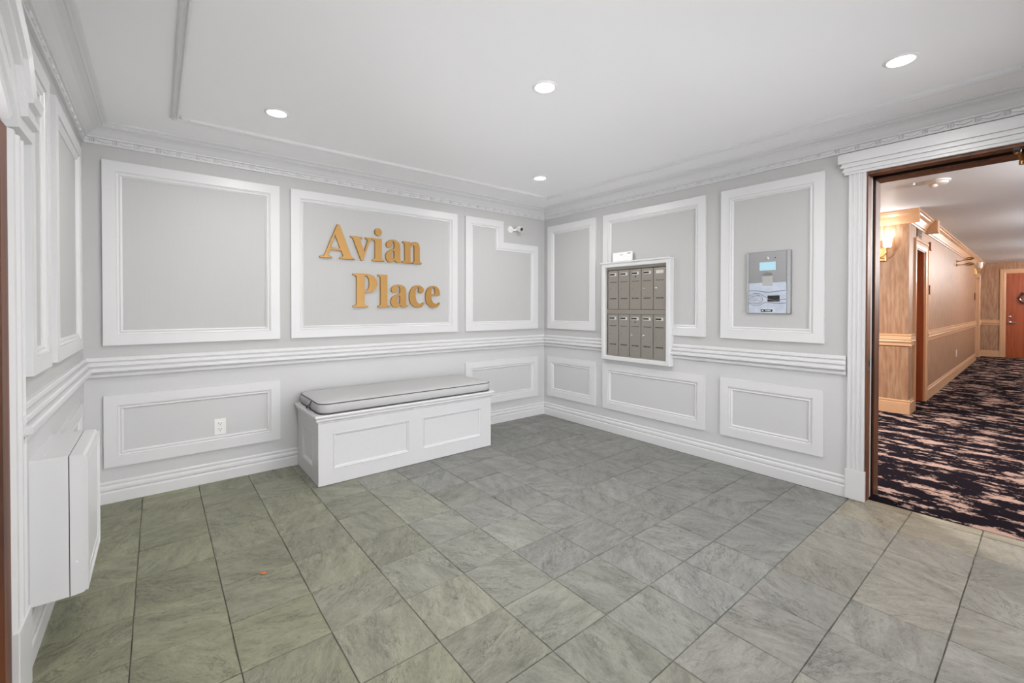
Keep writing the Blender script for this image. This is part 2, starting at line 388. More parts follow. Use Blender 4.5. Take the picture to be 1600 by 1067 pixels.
st2 = [(.24 - d, h) for d, h in st][::-1]
# band narrows onto the flat ends
q.sweep(ar[::-1], [(d, h) for d, h in [(0, 0), (0, .062), (.03, .056), (.035, .040), (.060, .040), (.065, .050), (.085, .050), (.09, .034), (.13, .034), (.14, .0)]], fC, closed=False)
q.done('arched_head', TRIM, d1)
q = MB(); ar2 = [(1.35 + 1.03 * math.sin(t), 1.11 + 1.03 * math.cos(t)) for t in [math.radians(-40 + 80 * k / 20) for k in range(21)]]
q.sweep(ar2[::-1], [(0, 0), (0, .030), (.04, .030), (.045, .022), (.075, .022), (.08, .028), (.11, .028), (.11, 0)], fC, closed=False); q.done('arched_head', TRIM, d1)
box('jamb', (C - .11, C - .002, .755, .80, 0, 1.80), JAMB, d1); box('jamb', (C - .11, C + .013, 1.91, 1.984, 0, 1.80), JAMB, d1)
box('door_stile', (C - .09, C - .05, .80, .90, 0, 1.78), JAMB, d1); box('door_stile', (C - .09, C - .05, 1.80, 1.905, 0, 1.78), JAMB, d1)
box('door_rail', (C - .09, C - .05, .90, 1.80, 0, .25), JAMB, d1); box('door_rail', (C - .09, C - .05, .755, 1.949, 1.70, 1.80), JAMB, d1)
box('pane', (C - .074, C - .068, .90, 1.80, .25, 1.70), GLASS, d1)

# ------------------------------------------------------------------ hall doorway in the right wall
d2 = empty('door_2', (X, .3, 0), 'brown framed opening from lobby to hallway with fluted white casing', 'doorway', kind='structure')
fl2 = [(0, 0), (0, .016), (.006, .022), (.014, .022), (.018, .015), (.026, .015), (.030, .022), (.038, .022), (.042, .015), (.050, .015), (.054, .022), (.062, .022), (.066, .015), (.074, .015), (.078, .022), (.094, .024), (.094, 0)]
q = MB(); q.sweep([(.864, .19), (.864, 2.131)], fl2, fB, closed=False); q.done('casing', TRIM, d2)
q = MB(); q.sweep([(-.168, .19), (-.168, 2.131)], fl2, fB, closed=False); q.done('casing', TRIM, d2)
for y0, y1 in ((.763, .868), (-.27, -.158)): box('plinth_block', (X - .03, X, y0, y1, 0, .195), TRIM, d2, .003)
q = MB()
for z0, z1, p, e in ((2.131, 2.148, .028, .885), (2.148, 2.160, .036, .893), (2.160, 2.176, .031, .888), (2.176, 2.190, .044, .902), (2.190, 2.204, .039, .897), (2.204, 2.262, .052, .914), (2.262, 2.268, .046, .908)):
    q.box(X - p, X, -.355, e, z0, z1)
q.done('entablature', TRIM, d2)
JL = OB1 + .004
HALLX = X + .30
q = MB(); q.box(X - .006, X + .075, OB1 - .003, OB1 + .02, 0, 2.12); q.box(X - .006, X + .075, OB0, OB1, 2.115, 2.135); q.done('jamb', JAMB, d2)
q = MB(); q.box(X + .075, X + .166, OB1 + .001, OB1 + .03, 0, 2.12); q.box(X + .075, X + .166, OB0, OB1, 2.1195, 2.15); q.done('frame_band', mat('near_black_band', (.004, .003, .003), .8, spec=.1), d2)  # near-black band between the two brown jambs
q = MB(); q.box(X + .165, X + .285, OB1 - .007, OB1 + .03, 0, 2.12); q.box(X + .165, X + .285, OB0, OB1, 2.108, 2.15); q.done('inner_jamb', JAMB, d2)
q = MB(); q.box(X - .006, X + .285, OB0 - .03, OB0 + .006, 0, 2.12); q.done('jamb', JAMB, d2)
o = box('strike_plate', (X + .018, X + .060, OB1 - .0055, OB1 - .002, .845, .94), SATIN, d2)
box('strike_hole', (X + .032, X + .048, OB1 - .0065, OB1 - .005, .875, .91), BLACK, o)
wB2 = wall_poly('wall_hall_near', [(-.9, -.1), (OB0 - .02, -.1), (OB0 - .02, 2.14), (OB1 + .02, 2.14), (OB1 + .02, -.1), (3.2, -.1), (3.2, H + .1), (-.9, H + .1)],
                lambda u, v, h: (HALLX - .01 + h, u, v), .16, PAPER, 'hall side of the wall around the lobby doorway')
# door closer arm hanging below the header
cl = empty('door_closer', (X + .02, .135, 2.12), 'dark bronze door closer arm under the doorway header at the right edge', 'door closer')
box('bracket', (X - .002, X + .05, .12, .15, 2.095, 2.165), BLACK, cl, .004)
q = MB(); q.tube([(X + .03, .135, 2.105), (X + .05, .128, 2.085), (X + .08, .118, 2.05)], .009); q.tube([(X + .08, .118, 2.05), (X + .07, .09, 2.075), (X + .05, .06, 2.11)], .008); q.done('arm', BRASS, cl, True)
q = MB(); q.cyl((X + .08, .118, 2.035), (0, 0, 1), .014, .022, 12); q.done('pivot', BRASS, cl, True)
q = MB(); q.cyl((X + .035, .135, 2.085), (0, 0, 1), .013, .022, 12); q.done('pivot', BRASS, cl, True)

# ------------------------------------------------------------------ downlights
def downlight(x, y, label):
    t = empty('ceiling_light', (x, y, H), label, 'ceiling light', 'round recessed lights in the lobby ceiling')
    q = MB(); n = 28
    q.lathe((x, y, H + .002), (0, 0, -1), [(.050, 0), (.066, 0), (.066, .003), (.060, .007), (.052, .008), (.050, .006), (.050, 0)], n)
    q.done('trim_ring', PLASTIC, t, True)
    q = MB(); q.cyl((x, y, H - .004), (0, 0, 1), .050, .003, n); q.done('lens', LENS, t)
    l = bpy.data.lights.new('downlight', 'AREA'); l.shape = 'DISK'; l.size = .095; l.energy = DOWNLIGHT_W; l.color = (1, .985, .955)
    o = bpy.data.objects.new('lamp', l); COL.objects.link(o); o.location = (0, 0, -.012); o.parent = t
downlight(.552, 2.885, 'round recessed light nearest the bench wall on the left')
downlight(1.568, 1.672, 'round recessed light in the middle of the lobby ceiling')
downlight(2.636, 2.870, 'small-looking recessed light nearest the far corner')
downlight(2.674, .457, 'round recessed light nearest the hallway doorway')
downlight(.552, .457, 'round recessed light directly above the viewer')

# ------------------------------------------------------------------ sign letters
def chaikin(P, n=1):
    for _ in range(n):
        Q = []
        for i in range(len(P)):
            a, b = P[i], P[(i + 1) % len(P)]
            Q += [(a[0] * .78 + b[0] * .22, a[1] * .78 + b[1] * .22), (a[0] * .22 + b[0] * .78, a[1] * .22 + b[1] * .78)]
        P = Q
    return P
circ = lambda cx, cy, r, n=20: [(cx + r * math.cos(2 * math.pi * k / n), cy + r * math.sin(2 * math.pi * k / n)) for k in range(n)]
FOOT = [(.33, .10), (.35, .06), (.41, .045), (.41, 0)]
G = {
 'A': ([[(0, 0), (.34, 0), (.34, .045), (.25, .06), (.225, .09), (.275, .24), (.60, .24), (.66, .09), (.64, .06), (.56, .045), (.56, 0), (1, 0), (1, .045), (.94, .06), (.90, .10), (.555, 1), (.49, 1), (.14, .12), (.10, .06), (0, .045)],
        [(.297, .30), (.573, .30), (.43, .70)]], 0),
 'v': ([[(0, .70), (0, .66), (.06, .645), (.085, .60), (.33, -.02), (.39, -.02), (.60, .58), (.64, .64), (.71, .66), (.71, .70), (.46, .70), (.46, .66), (.52, .645), (.535, .59), (.435, .27), (.30, .60), (.31, .645), (.37, .66), (.37, .70)]], 0),
 'i': ([[(0, 0), (.40, 0), (.40, .04), (.33, .06), (.315, .10), (.315, .70), (0, .70), (0, .655), (.065, .64), (.09, .60), (.09, .10), (.07, .06), (0, .04)], circ(.20, .90, .12)], 0),
 'l': ([[(0, 0), (.40, 0), (.40, .04), (.33, .06), (.315, .10), (.315, 1), (0, 1), (0, .955), (.065, .94), (.09, .90), (.09, .10), (.07, .06), (0, .04)]], 0),
 'n': ([[(0, 0), (.36, 0), (.36, .04), (.31, .06), (.30, .10), (.30, .50), (.35, .585), (.41, .60), (.445, .57), (.45, .50), (.45, .10), (.44, .06), (.39, .04), (.39, 0), (.74, 0), (.74, .04), (.68, .06), (.665, .10), (.665, .53), (.645, .63), (.59, .695), (.50, .715), (.40, .69), (.30, .60), (.30, .70), (0, .70), (0, .655), (.06, .64), (.08, .60), (.08, .10), (.06, .06), (0, .04)]], 0),
 'a': ([[(.56, .07), (.52, .055), (.495, .075), (.49, .13), (.49, .52), (.46, .63), (.38, .69), (.27, .715), (.14, .695), (.05, .64), (.015, .56), (.03, .48), (.10, .445), (.18, .465), (.215, .53), (.20, .59), (.205, .64), (.25, .655), (.285, .62), (.29, .55), (.29, .44), (.15, .385), (.04, .31), (0, .20), (.01, .09), (.07, .01), (.15, -.015), (.23, .005), (.295, .075), (.33, .01), (.40, -.015), (.48, 0), (.56, .04)],
        [(.29, .385), (.22, .33), (.195, .25), (.20, .15), (.235, .105), (.29, .135)]], 1),
 'c': ([[(.50, .14), (.455, .05), (.38, 0), (.27, -.015), (.15, .01), (.05, .10), (0, .22), (0, .42), (.04, .56), (.12, .66), (.23, .71), (.34, .71), (.43, .67), (.485, .60), (.485, .52), (.44, .465), (.37, .455), (.31, .49), (.30, .55), (.32, .60), (.30, .65), (.26, .65), (.22, .58), (.205, .47), (.205, .32), (.235, .20), (.30, .125), (.39, .11), (.47, .165)]], 1),
 'e': ([[(.52, .14), (.47, .05), (.39, 0), (.27, -.015), (.14, .015), (.045, .11), (0, .25), (0, .43), (.045, .58), (.13, .675), (.25, .715), (.37, .70), (.46, .63), (.51, .51), (.52, .38), (.20, .38), (.21, .27), (.25, .175), (.33, .115), (.41, .12), (.49, .17)],
        [(.20, .43), (.335, .43), (.335, .55), (.315, .63), (.27, .66), (.225, .62), (.205, .53)]], 1),
 'P': ([[(0, 0), (.47, 0), (.47, .045), (.38, .06), (.355, .10), (.355, .44), (.48, .44), (.62, .475), (.72, .56), (.76, .70), (.74, .84), (.66, .94), (.54, .985), (.40, 1), (0, 1), (0, .955), (.08, .94), (.11, .90), (.11, .10), (.08, .06), (0, .045)],
        [(.355, .495), (.43, .505), (.485, .57), (.505, .70), (.495, .83), (.45, .92), (.39, .945), (.355, .93)]], 0)}
def letter(ch, x0, x1, z0, S, label):
    loops, sm = G[ch]; W = max(p[0] for p in loops[0]); kx = (x1 - x0) / W
    cu = bpy.data.curves.new('glyph', 'CURVE'); cu.dimensions = '2D'; cu.fill_mode = 'BOTH'; cu.extrude = .0085; cu.bevel_depth = .0022; cu.bevel_resolution = 1; cu.offset = -.002
    for L_ in loops:
        P = chaikin(L_, sm) if sm else L_
        sp = cu.splines.new('POLY'); sp.points.add(len(P) - 1); sp.use_cyclic_u = True
        for p, c in zip(sp.points, P): p.co = ((c[0] - W / 2) * kx, c[1] * S, 0, 1)
    tmp = bpy.data.objects.new('glyph', cu); COL.objects.link(tmp)
    dg = bpy.context.evaluated_depsgraph_get(); me = bpy.data.meshes.new_from_object(tmp.evaluated_get(dg)); bpy.data.objects.remove(tmp)
    me.materials.clear(); me.materials.append(GOLD)
    o = bpy.data.objects.new('sign_letter', me); COL.objects.link(o)
    o.location = ((x0 + x1) / 2, Y - .0105, z0); o.rotation_euler = (math.pi / 2, 0, 0)
    tag(o, label, 'letter', 'gold letters on the bench wall')
S1, S2 = .287, .291
for ch, a, b, l in (('A', 1.038, 1.322, 'gold capital letter A starting the upper word'), ('v', 1.288, 1.483, 'gold small letter v in the upper word'),
                    ('i', 1.478, 1.588, 'gold small letter i with round dot'), ('a', 1.600, 1.762, 'gold small letter a in the upper word'),
                    ('n', 1.765, 1.958, 'gold small letter n ending the upper word')):
    letter(ch, a, b, 1.666, S1, l)
for ch, a, b, l in (('P', 1.308, 1.522, 'gold capital letter P starting the lower word'), ('l', 1.527, 1.640, 'gold tall small letter l in the lower word'),
                    ('a', 1.648, 1.822, 'gold small letter a in the lower word'), ('c', 1.832, 1.985, 'gold small letter c in the lower word'),
                    ('e', 2.000, 2.158, 'gold small letter e ending the lower word')):
    letter(ch, a, b, 1.257, S2, l)

# ------------------------------------------------------------------ bench + cushion
bench = empty('storage_bench', (1.61, 3.5, 0), 'white panelled storage bench against the back wall', 'bench')
bx0, bx1, by0, by1 = .866, 2.350, 3.214, 3.790
box('carcass', (bx0 + .012, bx1 - .012, by0 + .012, by1, .004, .47), CASEPAINT, bench)
fF = lambda u, v, h: (u, by0 + .012 - h, v)
q = MB()
for a in ((bx0, .965), (1.552, 1.668), (2.242, bx1)): q.box(a[0], a[1], by0, by0 + .013, .004, .445)
for a, b in ((.965, 1.552), (1.668, 2.242)):
    q.box(a, b, by0, by0 + .013, .004, .108); q.box(a, b, by0, by0 + .013, .362, .445)
q.done('front_frame', CASEPAINT, bench)
mo = [(0, 0), (0, .013), (.004, .015), (.008, .010), (.014, .009), (.020, .003), (.020, 0)]
for a, b in ((.965, 1.552), (1.668, 2.242)):
    q = MB(); q.sweep(R4(a, b, .108, .362), mo, fF); q.done('panel_moulding', CASEPAINT, bench)
for sgn, xx in ((-1, bx0), (1, bx1)):
    q = MB(); s0, s1 = (xx, xx + .013) if sgn < 0 else (xx - .013, xx)
    q.box(s0, s1, by0 + .0131, 3.355, .004, .445); q.box(s0, s1, 3.64, by1, .004, .445); q.box(s0, s1, 3.355, 3.64, .004, .108); q.box(s0, s1, 3.355, 3.64, .362, .445)
    q.done('side_frame', CASEPAINT, bench)
    q = MB(); fs = (lambda u, v, h: (bx0 + .012 - h, u, v)) if sgn < 0 else (lambda u, v, h: (bx1 - .012 + h, u, v))
    q.sweep(R4(3.355, 3.64, .108, .362), mo, fs); q.done('panel_moulding', CASEPAINT, bench)
q = MB(); lid = [(.03, .44), (0, .44), (-.004, .446), (-.004, .452), (-.014, .458), (-.018, .466), (-.014, .474), (-.016, .478), (-.024, .482), (-.027, .492), (-.022, .501), (.03, .501)]
q.sweep([(bx0, by1), (bx0, by0), (bx1, by0), (bx1, by1)], lid, fH, closed=False); q.box(bx0 + .02, bx1 - .02, by0 + .02, by1, .44, .501)
q.done('lid', CASEPAINT, bench, False)

def rrect(x0, x1, y0, y1, r, n=6):
    P = []
    for cx, cy, a0 in ((x1 - r, y0 + r, -90), (x1 - r, y1 - r, 0), (x0 + r, y1 - r, 90), (x0 + r, y0 + r, 180)):
        for k in range(n + 1):
            a = math.radians(a0 + 90 * k / n); P.append((cx + r * math.cos(a), cy + r * math.sin(a)))
    return P
cush = empty('bench_cushion', (1.62, 3.5, .502), 'long pale grey seat cushion lying on the white bench', 'cushion')
cx0, cx1, cy0, cy1 = .872, 2.362, 3.205, 3.785
q = MB(); rings = []
for ins, z in ((.020, .5035), (.006, .509), (0, .520), (-.003, .545), (0, .568), (.006, .577), (.02, .581), (.06, .587), (.14, .592), (.24, .593)):
    rr = max(.02, .075 - ins); rings.append([(x, y, z + (.003 * math.sin(x * 9) if z > .58 else 0)) for x, y in rrect(cx0 + ins, cx1 - ins, cy0 + ins, cy1 - ins, rr)])
q.ring(rings); body = q.done('cushion_cover', FAB, cush, True)
for z in (.575, .508):
    q = MB(); P = [(x, y, z) for x, y in rrect(cx0 + .003, cx1 - .003, cy0 + .003, cy1 - .003, .072)]; P.append(P[0]); P.append(P[1]); q.tube(P, .0036, 6); q.done('piping', PIPE, cush, True)
q = MB(); q.tube([(cx0 - .004, 3.40, .572), (cx0 - .012, 3.41, .545), (cx0 - .006, 3.42, .508)], .004, 6); q.tube([(cx0 - .010, 3.41, .550), (cx0 - .018, 3.44, .535), (cx0 - .020, 3.47, .520), (cx0 - .016, 3.48, .508)], .0035, 6); q.done('tie', PIPE, cush, True)

# ------------------------------------------------------------------ mailbox unit
mu = empty('mailbox_unit', (X, 2.51, .735), 'recessed bank of ten steel mailboxes in white frame', 'mailboxes')
z0, z1 = .735, 1.693
q = MB(); q.sweep(R4(MB0, MB1, z0, z1), [(0, -.002), (0, .060), (.004, .066), (.034, .066), (.040, .060), (.040, -.002)], fB); q.done('frame', TRIM, mu)
box('top_ledge', (X - .078, X + .01, MB0 - .004, MB1 + .012, z1 - .004, z1 + .012), TRIM, mu, .003)
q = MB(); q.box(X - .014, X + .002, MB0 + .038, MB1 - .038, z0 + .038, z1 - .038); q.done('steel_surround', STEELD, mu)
q = MB(); q.box(X - .030, X - .014, MB0 + .04, MB1 - .04, 1.192, 1.236); q.box(X - .030, X - .014, MB0 + .04, MB0 + .052, z0 + .04, z1 - .04); q.box(X - .034, X - .014, MB1 - .052, MB1 - .04, z0 + .04, z1 - .04)
q.box(X - .030, X - .014, MB0 + .04, MB1 - .04, z1 - .062, z1 - .04); q.box(X - .030, X - .014, MB0 + .04, MB1 - .04, z0 + .04, z0 + .052); q.done('divider_bars', STEEL, mu)
ya, yb = MB1 - .056, MB0 + .056; wd = (ya - yb) / 5
def mail_door(cy, cz, h, lockup, middle, bare=False):
    d = MB(); w2 = wd / 2 - .0030; d.box(X - .032, X - .014, cy - w2, cy + w2, cz - h / 2, cz + h / 2); o = d.done('mailbox_door', STEEL, mu, bevel=.0012)
    f = X - .032; t = cz + h / 2
    box('name_plate', (f - .003, f, cy - .040, cy + .036, t - .052, t - .024), PLATE, o, .001)
    if not bare:
        box('name_strip', (f - .0042, f - .003, cy - .020, cy + .036, t - .045, t - .030), BLACK, o)
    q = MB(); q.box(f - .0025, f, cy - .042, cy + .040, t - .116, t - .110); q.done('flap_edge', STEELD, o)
    q = MB(); q.lathe((f, cy + .038, cz + .005), (-1, 0, 0), [(.011, 0), (.011, .004), (.008, .007), (.001, .007)], 12); q.done('lock', CHROME if lockup else SATIN, o, True)
    q = MB()
    for k in range(5): q.box(f - .0012, f + .001, cy - .036 + k * .0155, cy - .027 + k * .0155, cz - h / 2 + .098, cz - h / 2 + .110)
    q.done('vent_slots', DARK, o)
    if middle:
        q = MB(); q.cyl((f + .001, cy, t - .070), (-1, 0, 0), .006, .003, 10); q.done('keyhole', BLACK, o)
for r, (cz, h) in enumerate(((1.430, .380), (.988, .400))):
    for k in range(5):
        mail_door(ya - wd * (k + .5), cz, h, (r, k) in ((0, 4), (0, 3), (1, 2), (1, 3)), k == 2, (r, k) == (0, 4))
c = MB(); c.box(X - .032, X - .028, 2.545, 2.775, 1.706, 1.797); card = c.done('notice_card', CARD)
card.rotation_euler = (0, 0, 0); tag(card, 'small white card standing on the mailbox frame ledge', 'card')
box('print_mark', (X - .0325, X - .032, 2.655, 2.69, 1.770, 1.774), DARK, card); box('print_mark', (X - .0325, X - .032, 2.565, 2.605, 1.778, 1.784), DARK, card)

# ------------------------------------------------------------------ intercom panel
ic = empty('intercom_panel', (X, 1.35, 1.445), 'stainless steel door intercom panel with lit blue screen', 'intercom')
iy0, iy1, iz0, iz1 = 1.197, 1.506, 1.212, 1.677
box('back_plate', (X - .016, X, iy0, iy1, iz0, iz1), SATIN, ic, .002)
box('face_plate', (X - .021, X - .016, iy0 + .030, iy1 - .022, 1.445, iz1 - .004), SATIN, ic, .001)
box('lower_face_plate', (X - .0205, X - .016, iy0 + .030, iy1 - .022, iz0 + .004, 1.445), REFLSTEEL, ic, .001)  # lower half of the face, coloured with the painted reflection
for y in (iy0 + .003, iy1 - .019): box('side_strip', (X - .019, X - .016, y, y + (.022 if y < 1.3 else .016), iz0 + .004, iz1 - .004), CHROME, ic)
f = X - .021
q = MB(); q.lathe((f, 1.352, 1.628), (-1, 0, 0), [(.010, 0), (.010, .004), (.006, .005), (.001, .004)], 16); q.done('camera_lens', CHROME, ic, True)
q = MB(); q.cyl((f, 1.300, 1.626), (-1, 0, 0), .004, .0015, 12); q.done('microphone', BLACK, ic)
b_ = box('screen_bezel', (f - .002, f, 1.290, 1.414, 1.530, 1.604), SATIN, ic); box('screen', (f - .0026, f - .002, 1.296, 1.408, 1.536, 1.598), SCREEN, b_)
q = MB(); q.lathe((f + .004, 1.352, 1.508), (-1, 0, 0), [(.042, 0), (.040, .005), (.034, .006), (.034, .004), (.001, .004)], 24); 
for v in q.bm.verts: v.co.z = 1.508 + (v.co.z - 1.508) * .3
q.done('camera_hood', SATIN, ic, True)
box('plain_sticker', (f - .0012, f, 1.318, 1.388, 1.420, 1.492), mat('grey_sticker', (.42, .42, .41), .4), ic)
q = MB(); lf = X - .0205
def wave(pts, r=.0022): q.tube([(lf - .001, y, z) for y, z in pts], r, 6)
wave([(1.482, 1.385), (1.44, 1.390), (1.40, 1.380), (1.35, 1.372), (1.30, 1.376), (1.23, 1.384)])
wave([(1.482, 1.345), (1.46, 1.362), (1.43, 1.368), (1.40, 1.360), (1.37, 1.340), (1.34, 1.318), (1.30, 1.310), (1.23, 1.322)])
wave([(1.482, 1.300), (1.46, 1.282), (1.43, 1.272), (1.40, 1.280), (1.37, 1.300), (1.33, 1.295), (1.28, 1.288), (1.23, 1.292)])
q.done('relief_waves', SATIN, ic, True)
q = MB()
ang = [2 * math.pi * k / 28 for k in range(29)]
q.tube([(lf - .001, 1.428 + .042 * math.cos(a), 1.320 + .034 * math.sin(a)) for a in ang], .002, 6)
q.tube([(lf - .001, 1.428 + .027 * math.cos(a), 1.320 + .027 * math.sin(a)) for a in ang], .0014, 6)
q.tube([(lf - .001, 1.448, 1.306), (lf - .001, 1.436, 1.334), (lf - .001, 1.428, 1.316), (lf - .001, 1.420, 1.330), (lf - .001, 1.408, 1.306)], .0016, 6)
q.tube([(lf - .001, 1.442, 1.318), (lf - .001, 1.430, 1.309), (lf - .001, 1.418, 1.312)], .0012, 6)
q.done('emblem', SATIN, ic, True)
box('reader_window', (lf - .002, lf + .002, 1.270, 1.352, 1.302, 1.348), BLACK, ic, .001)
o = box('label_strip', (lf - .0015, lf + .002, 1.318, 1.398, 1.226, 1.244), BLACK, ic)
q = MB()
for y, w_ in ((1.385, .012), (1.362, .008), (1.352, .006), (1.343, .007), (1.333, .009)): q.box(lf - .0022, lf - .0015, y - w_ / 2, y + w_ / 2, 1.232, 1.239)
q.done('label_print', PLATE, o)

# ------------------------------------------------------------------ outlet
def outlet(fn, u, v, label, w=.070, h=.114):
    t = empty('power_outlet', fn(u, v, 0), label, 'power outlet')
    def bx(name, u0, u1, v0, v1, h0, h1, m, par, bev=0):
        a, b = Vector(fn(u0, v0, h0)), Vector(fn(u1, v1, h1))
        return box(name, (min(a.x, b.x), max(a.x, b.x), min(a.y, b.y), max(a.y, b.y), min(a.z, b.z), max(a.z, b.z)), m, par, bev)
    bx('cover_plate', u - w / 2, u + w / 2, v - h / 2, v + h / 2, 0, .006, PLASTIC, t, .0015)
    for s in (-1, 1):
        f_ = bx('socket_face', u - .017, u + .017, v + s * .021 - .015, v + s * .021 + .015, .006, .0085, PLASTIC, t, .001)
        for du, dv, ww, hh in ((-.008, .005, .003, .009), (.008, .005, .003, .009), (0, -.008, .005, .005)):
            bx('slot', u + du - ww / 2, u + du + ww / 2, v + s * .021 + dv - hh / 2, v + s * .021 + dv + hh / 2, .0085, .0092, DARK, f_)
outlet(fA, .350, .391, 'white double power outlet in the low panel left of the bench')

# ------------------------------------------------------------------ security camera
sc = empty('security_camera', (3.045, Y, 2.115), 'small white wall camera above the stepped panel', 'security camera')
q = MB(); q.lathe((3.045, Y, 2.117), (0, -1, 0), [(.040, 0), (.040, .010), (.034, .018), (.012, .022), (.001, .022)], 24); q.done('mounting_base', PLASTIC, sc, True)
q = MB(); q.tube([(3.05, Y - .018, 2.115), (3.07, Y - .04, 2.11), (3.10, Y - .06, 2.115)], .010, 8); q.done('arm', PLASTIC, sc, True)
dr = Vector((-.05, -.95, -.30)).normalized(); p0 = Vector((3.135, Y - .055, 2.130))
q = MB(); q.lathe(p0 - dr * .03, dr, [(.001, 0), (.022, .004), (.029, .02), (.031, .075), (.029, .08), (.026, .078), (.001, .077)], 20); q.done('camera_body', PLASTIC, sc, True)
q = MB(); q.lathe(p0 + dr * .046, dr, [(.024, 0), (.024, .0025), (.001, .003)], 16); q.done('lens_ring', SATIN, sc, True)
q = MB(); q.ball(p0 + dr * .050 + Vector((0, 0, .004)), .014, 1, .5, 1, 12); q.done('lens', BLACK, sc, True)

# ------------------------------------------------------------------ wall heater / cover box on left wall
hb = empty('wall_heater_box', (C, 2.5, .19), 'white wall-mounted box with seam, low on the left wall', 'wall box')
hy0, hy1, hz0, hz1 = 2.295, 2.735, .180, .706
box('rear_housing', (C, -.2605, hy0, hy1, hz0, hz1), TRIM, hb, .002)
q = MB()
vs = [(-.2575, hz0), (-.222, hz0 + .004), (-.214, hz0 + .012), (-.214, hz1 - .014), (-.222, hz1 - .002), (-.2575, hz1)]
q.ring([[(x, y, z) for x, z in vs] for y in (hy0, hy1)]); fc = q.done('front_cover', TRIM, hb)
q = MB(); q.sweep(R4(hy0 + .0, hy1 - .0, hz0 + .01, hz1 - .012)[::1], [(0, 0), (0, .006), (.02, .008), (.028, .003), (.05, .003), (.05, 0)], lambda u, v, h: (-.2145 + h, u, v)); q.done('cover_moulding', TRIM, hb)
box('seam_gap', (-.2606, -.2572, hy0 + .004, hy1 - .004, hz0 + .004, hz1 - .004), DARK, hb)  # dark strip stands in for the shaded gap between housing and cover
q = MB(); q.lathe((-.240, hy0, .305), (0, -1, 0), [(.004, 0), (.004, .0015), (.001, .0022)], 12); q.done('screw', PLASTIC, hb)
for y in (2.36, 2.46): q = MB(); q.ball((-.33, y, hz1), .0035, 1, 1, .4, 6); q.done('screw_cap', PLASTIC, hb)

# small dry leaf on the floor
q = MB(); bm = q.bm
pts = [(0, 0, .002), (.012, .008, .006), (.026, .007, .004), (.038, 0, .007), (.026, -.008, .003), (.012, -.007, .005)]
q.ring([[(x, y, z) for x, y, z in pts], [(x, y, z + .0012) for x, y, z in pts]])
lf_ = q.done('dry_leaf', LEAFM); lf_.location = (.365, 2.345, .001); lf_.rotation_euler = (0, 0, -.5); tag(lf_, 'tiny reddish dry leaf on a slate tile', 'leaf')

# ================================================================== HALLWAY
hf = box('floor_hall', (3.625, 17.0, -1.3, 3.3, -.12, .003), CARPET)
tag(hf, 'black and dusty pink streaked hallway carpet beyond the doorway', 'carpet', kind='structure')
hc = box('ceiling_hall', (X + .29, 17.0, -1.3, 3.3, H, H + .1), HCEIL)
tag(hc, 'grey-white hallway ceiling seen through the doorway', 'ceiling', kind='structure')
PX, PY, TH = 6.85, 1.08, math.radians(.83)
pier = box('wall_hall_pier', (PX, PX + .2, PY, 3.3, -.05, H), PAPER); tag(pier, 'papered hallway wall end carrying the lit sconce', 'wall', kind='structure')
def box_h(name, b, m, label, cat='wall'): return tag(box(name, b, m), label, cat, kind='structure')
box_h('wall_hall_left', (X + .12, PX, 3.2, 3.3, -.05, H), PAPER, 'papered wall at the hidden end of the hallway landing')
HY = -1.0
box_h('wall_hall_right', (X + .12, 17.0, HY - .1, HY, -.05, H), PAPER, 'papered right wall of the hallway, outside the view')
EX = 16.6
we = box_h('wall_hall_end', (EX, EX + .1, HY, 2.0, -.05, H), PAPER, 'papered wall closing the far end of the hallway')
# side wall built in its own frame (origin at the pier corner, slightly turned)
ws = bpy.data.objects.new('wall_hall_side', None); COL.objects.link(ws); ws.location = (PX, PY, 0); ws.rotation_euler = (0, 0, TH)
tag(ws, 'long papered left wall of the hallway with two doors', 'wall', kind='structure'); PINV[ws.name] = Matrix()
O0, O1, OT = .42, 1.14, 2.00
E0, E1 = 8.42, 9.28
q = MB()
for a, b, z in ((0, O0, 0), (O0, O1, OT), (O1, E0, 0), (E0, E1, OT), (E1, 10.2, 0)): q.box(a, b, 0, .14, -.05 if z == 0 else z, H)
q.done('wallpapered_wall', PAPER, ws)
fS = lambda u, v, h: (u, -h, v)
wcrown = [(-.002, H), (-.002, 2.245), (.010, 2.245), (.014, 2.262), (.022, 2.268), (.030, 2.290), (.050, 2.335), (.075, 2.362), (.080, 2.372), (.092, 2.380), (.092, H)]
wrail = [(-.002, .945), (.018, .945), (.018, .925), (.012, .918), (.026, .908), (.030, .880), (.022, .872), (.026, .862), (.024, .846), (.014, .838), (.014, .806), (-.002, .802)]
wbase = [(-.002, .165), (.010, .165), (.014, .150), (.008, .138), (.018, .132), (.020, 0), (-.002, 0)]
fHl = lambda u, v, h: (u, v, h)
for nm, pr, runs in (('crown', wcrown, ((0, 10.0),)), ('chair_rail', wrail, ((0, .29), (O1 + .12, E0 - .11), (E1 + .11, 9.8))), ('baseboard', wbase, ((0, .29), (O1 + .12, E0 - .11), (E1 + .11, 9.8)))):
    q = MB()
    for a, b in runs: q.sweep([(b, 0), (a, 0)], [(d, z) for d, z in pr], fHl, closed=False)
    q.done(nm, TRIMW, ws)
q = MB(); q.sweep([(PX, PY), (PX, 3.2)][::-1], [(d, z) for d, z in wcrown], lambda u, v, h: (u, v, h), closed=False)
for nm, pr in (('crown', wcrown), ('chair_rail', wrail), ('baseboard', wbase)):
    q = MB(); q.sweep([(PX, PY - max(d for d, _ in pr)), (PX, 3.2)], pr, lambda u, v, h: (2 * PX - u if False else u, v, h), closed=False); q.done(nm, TRIMW, pier)
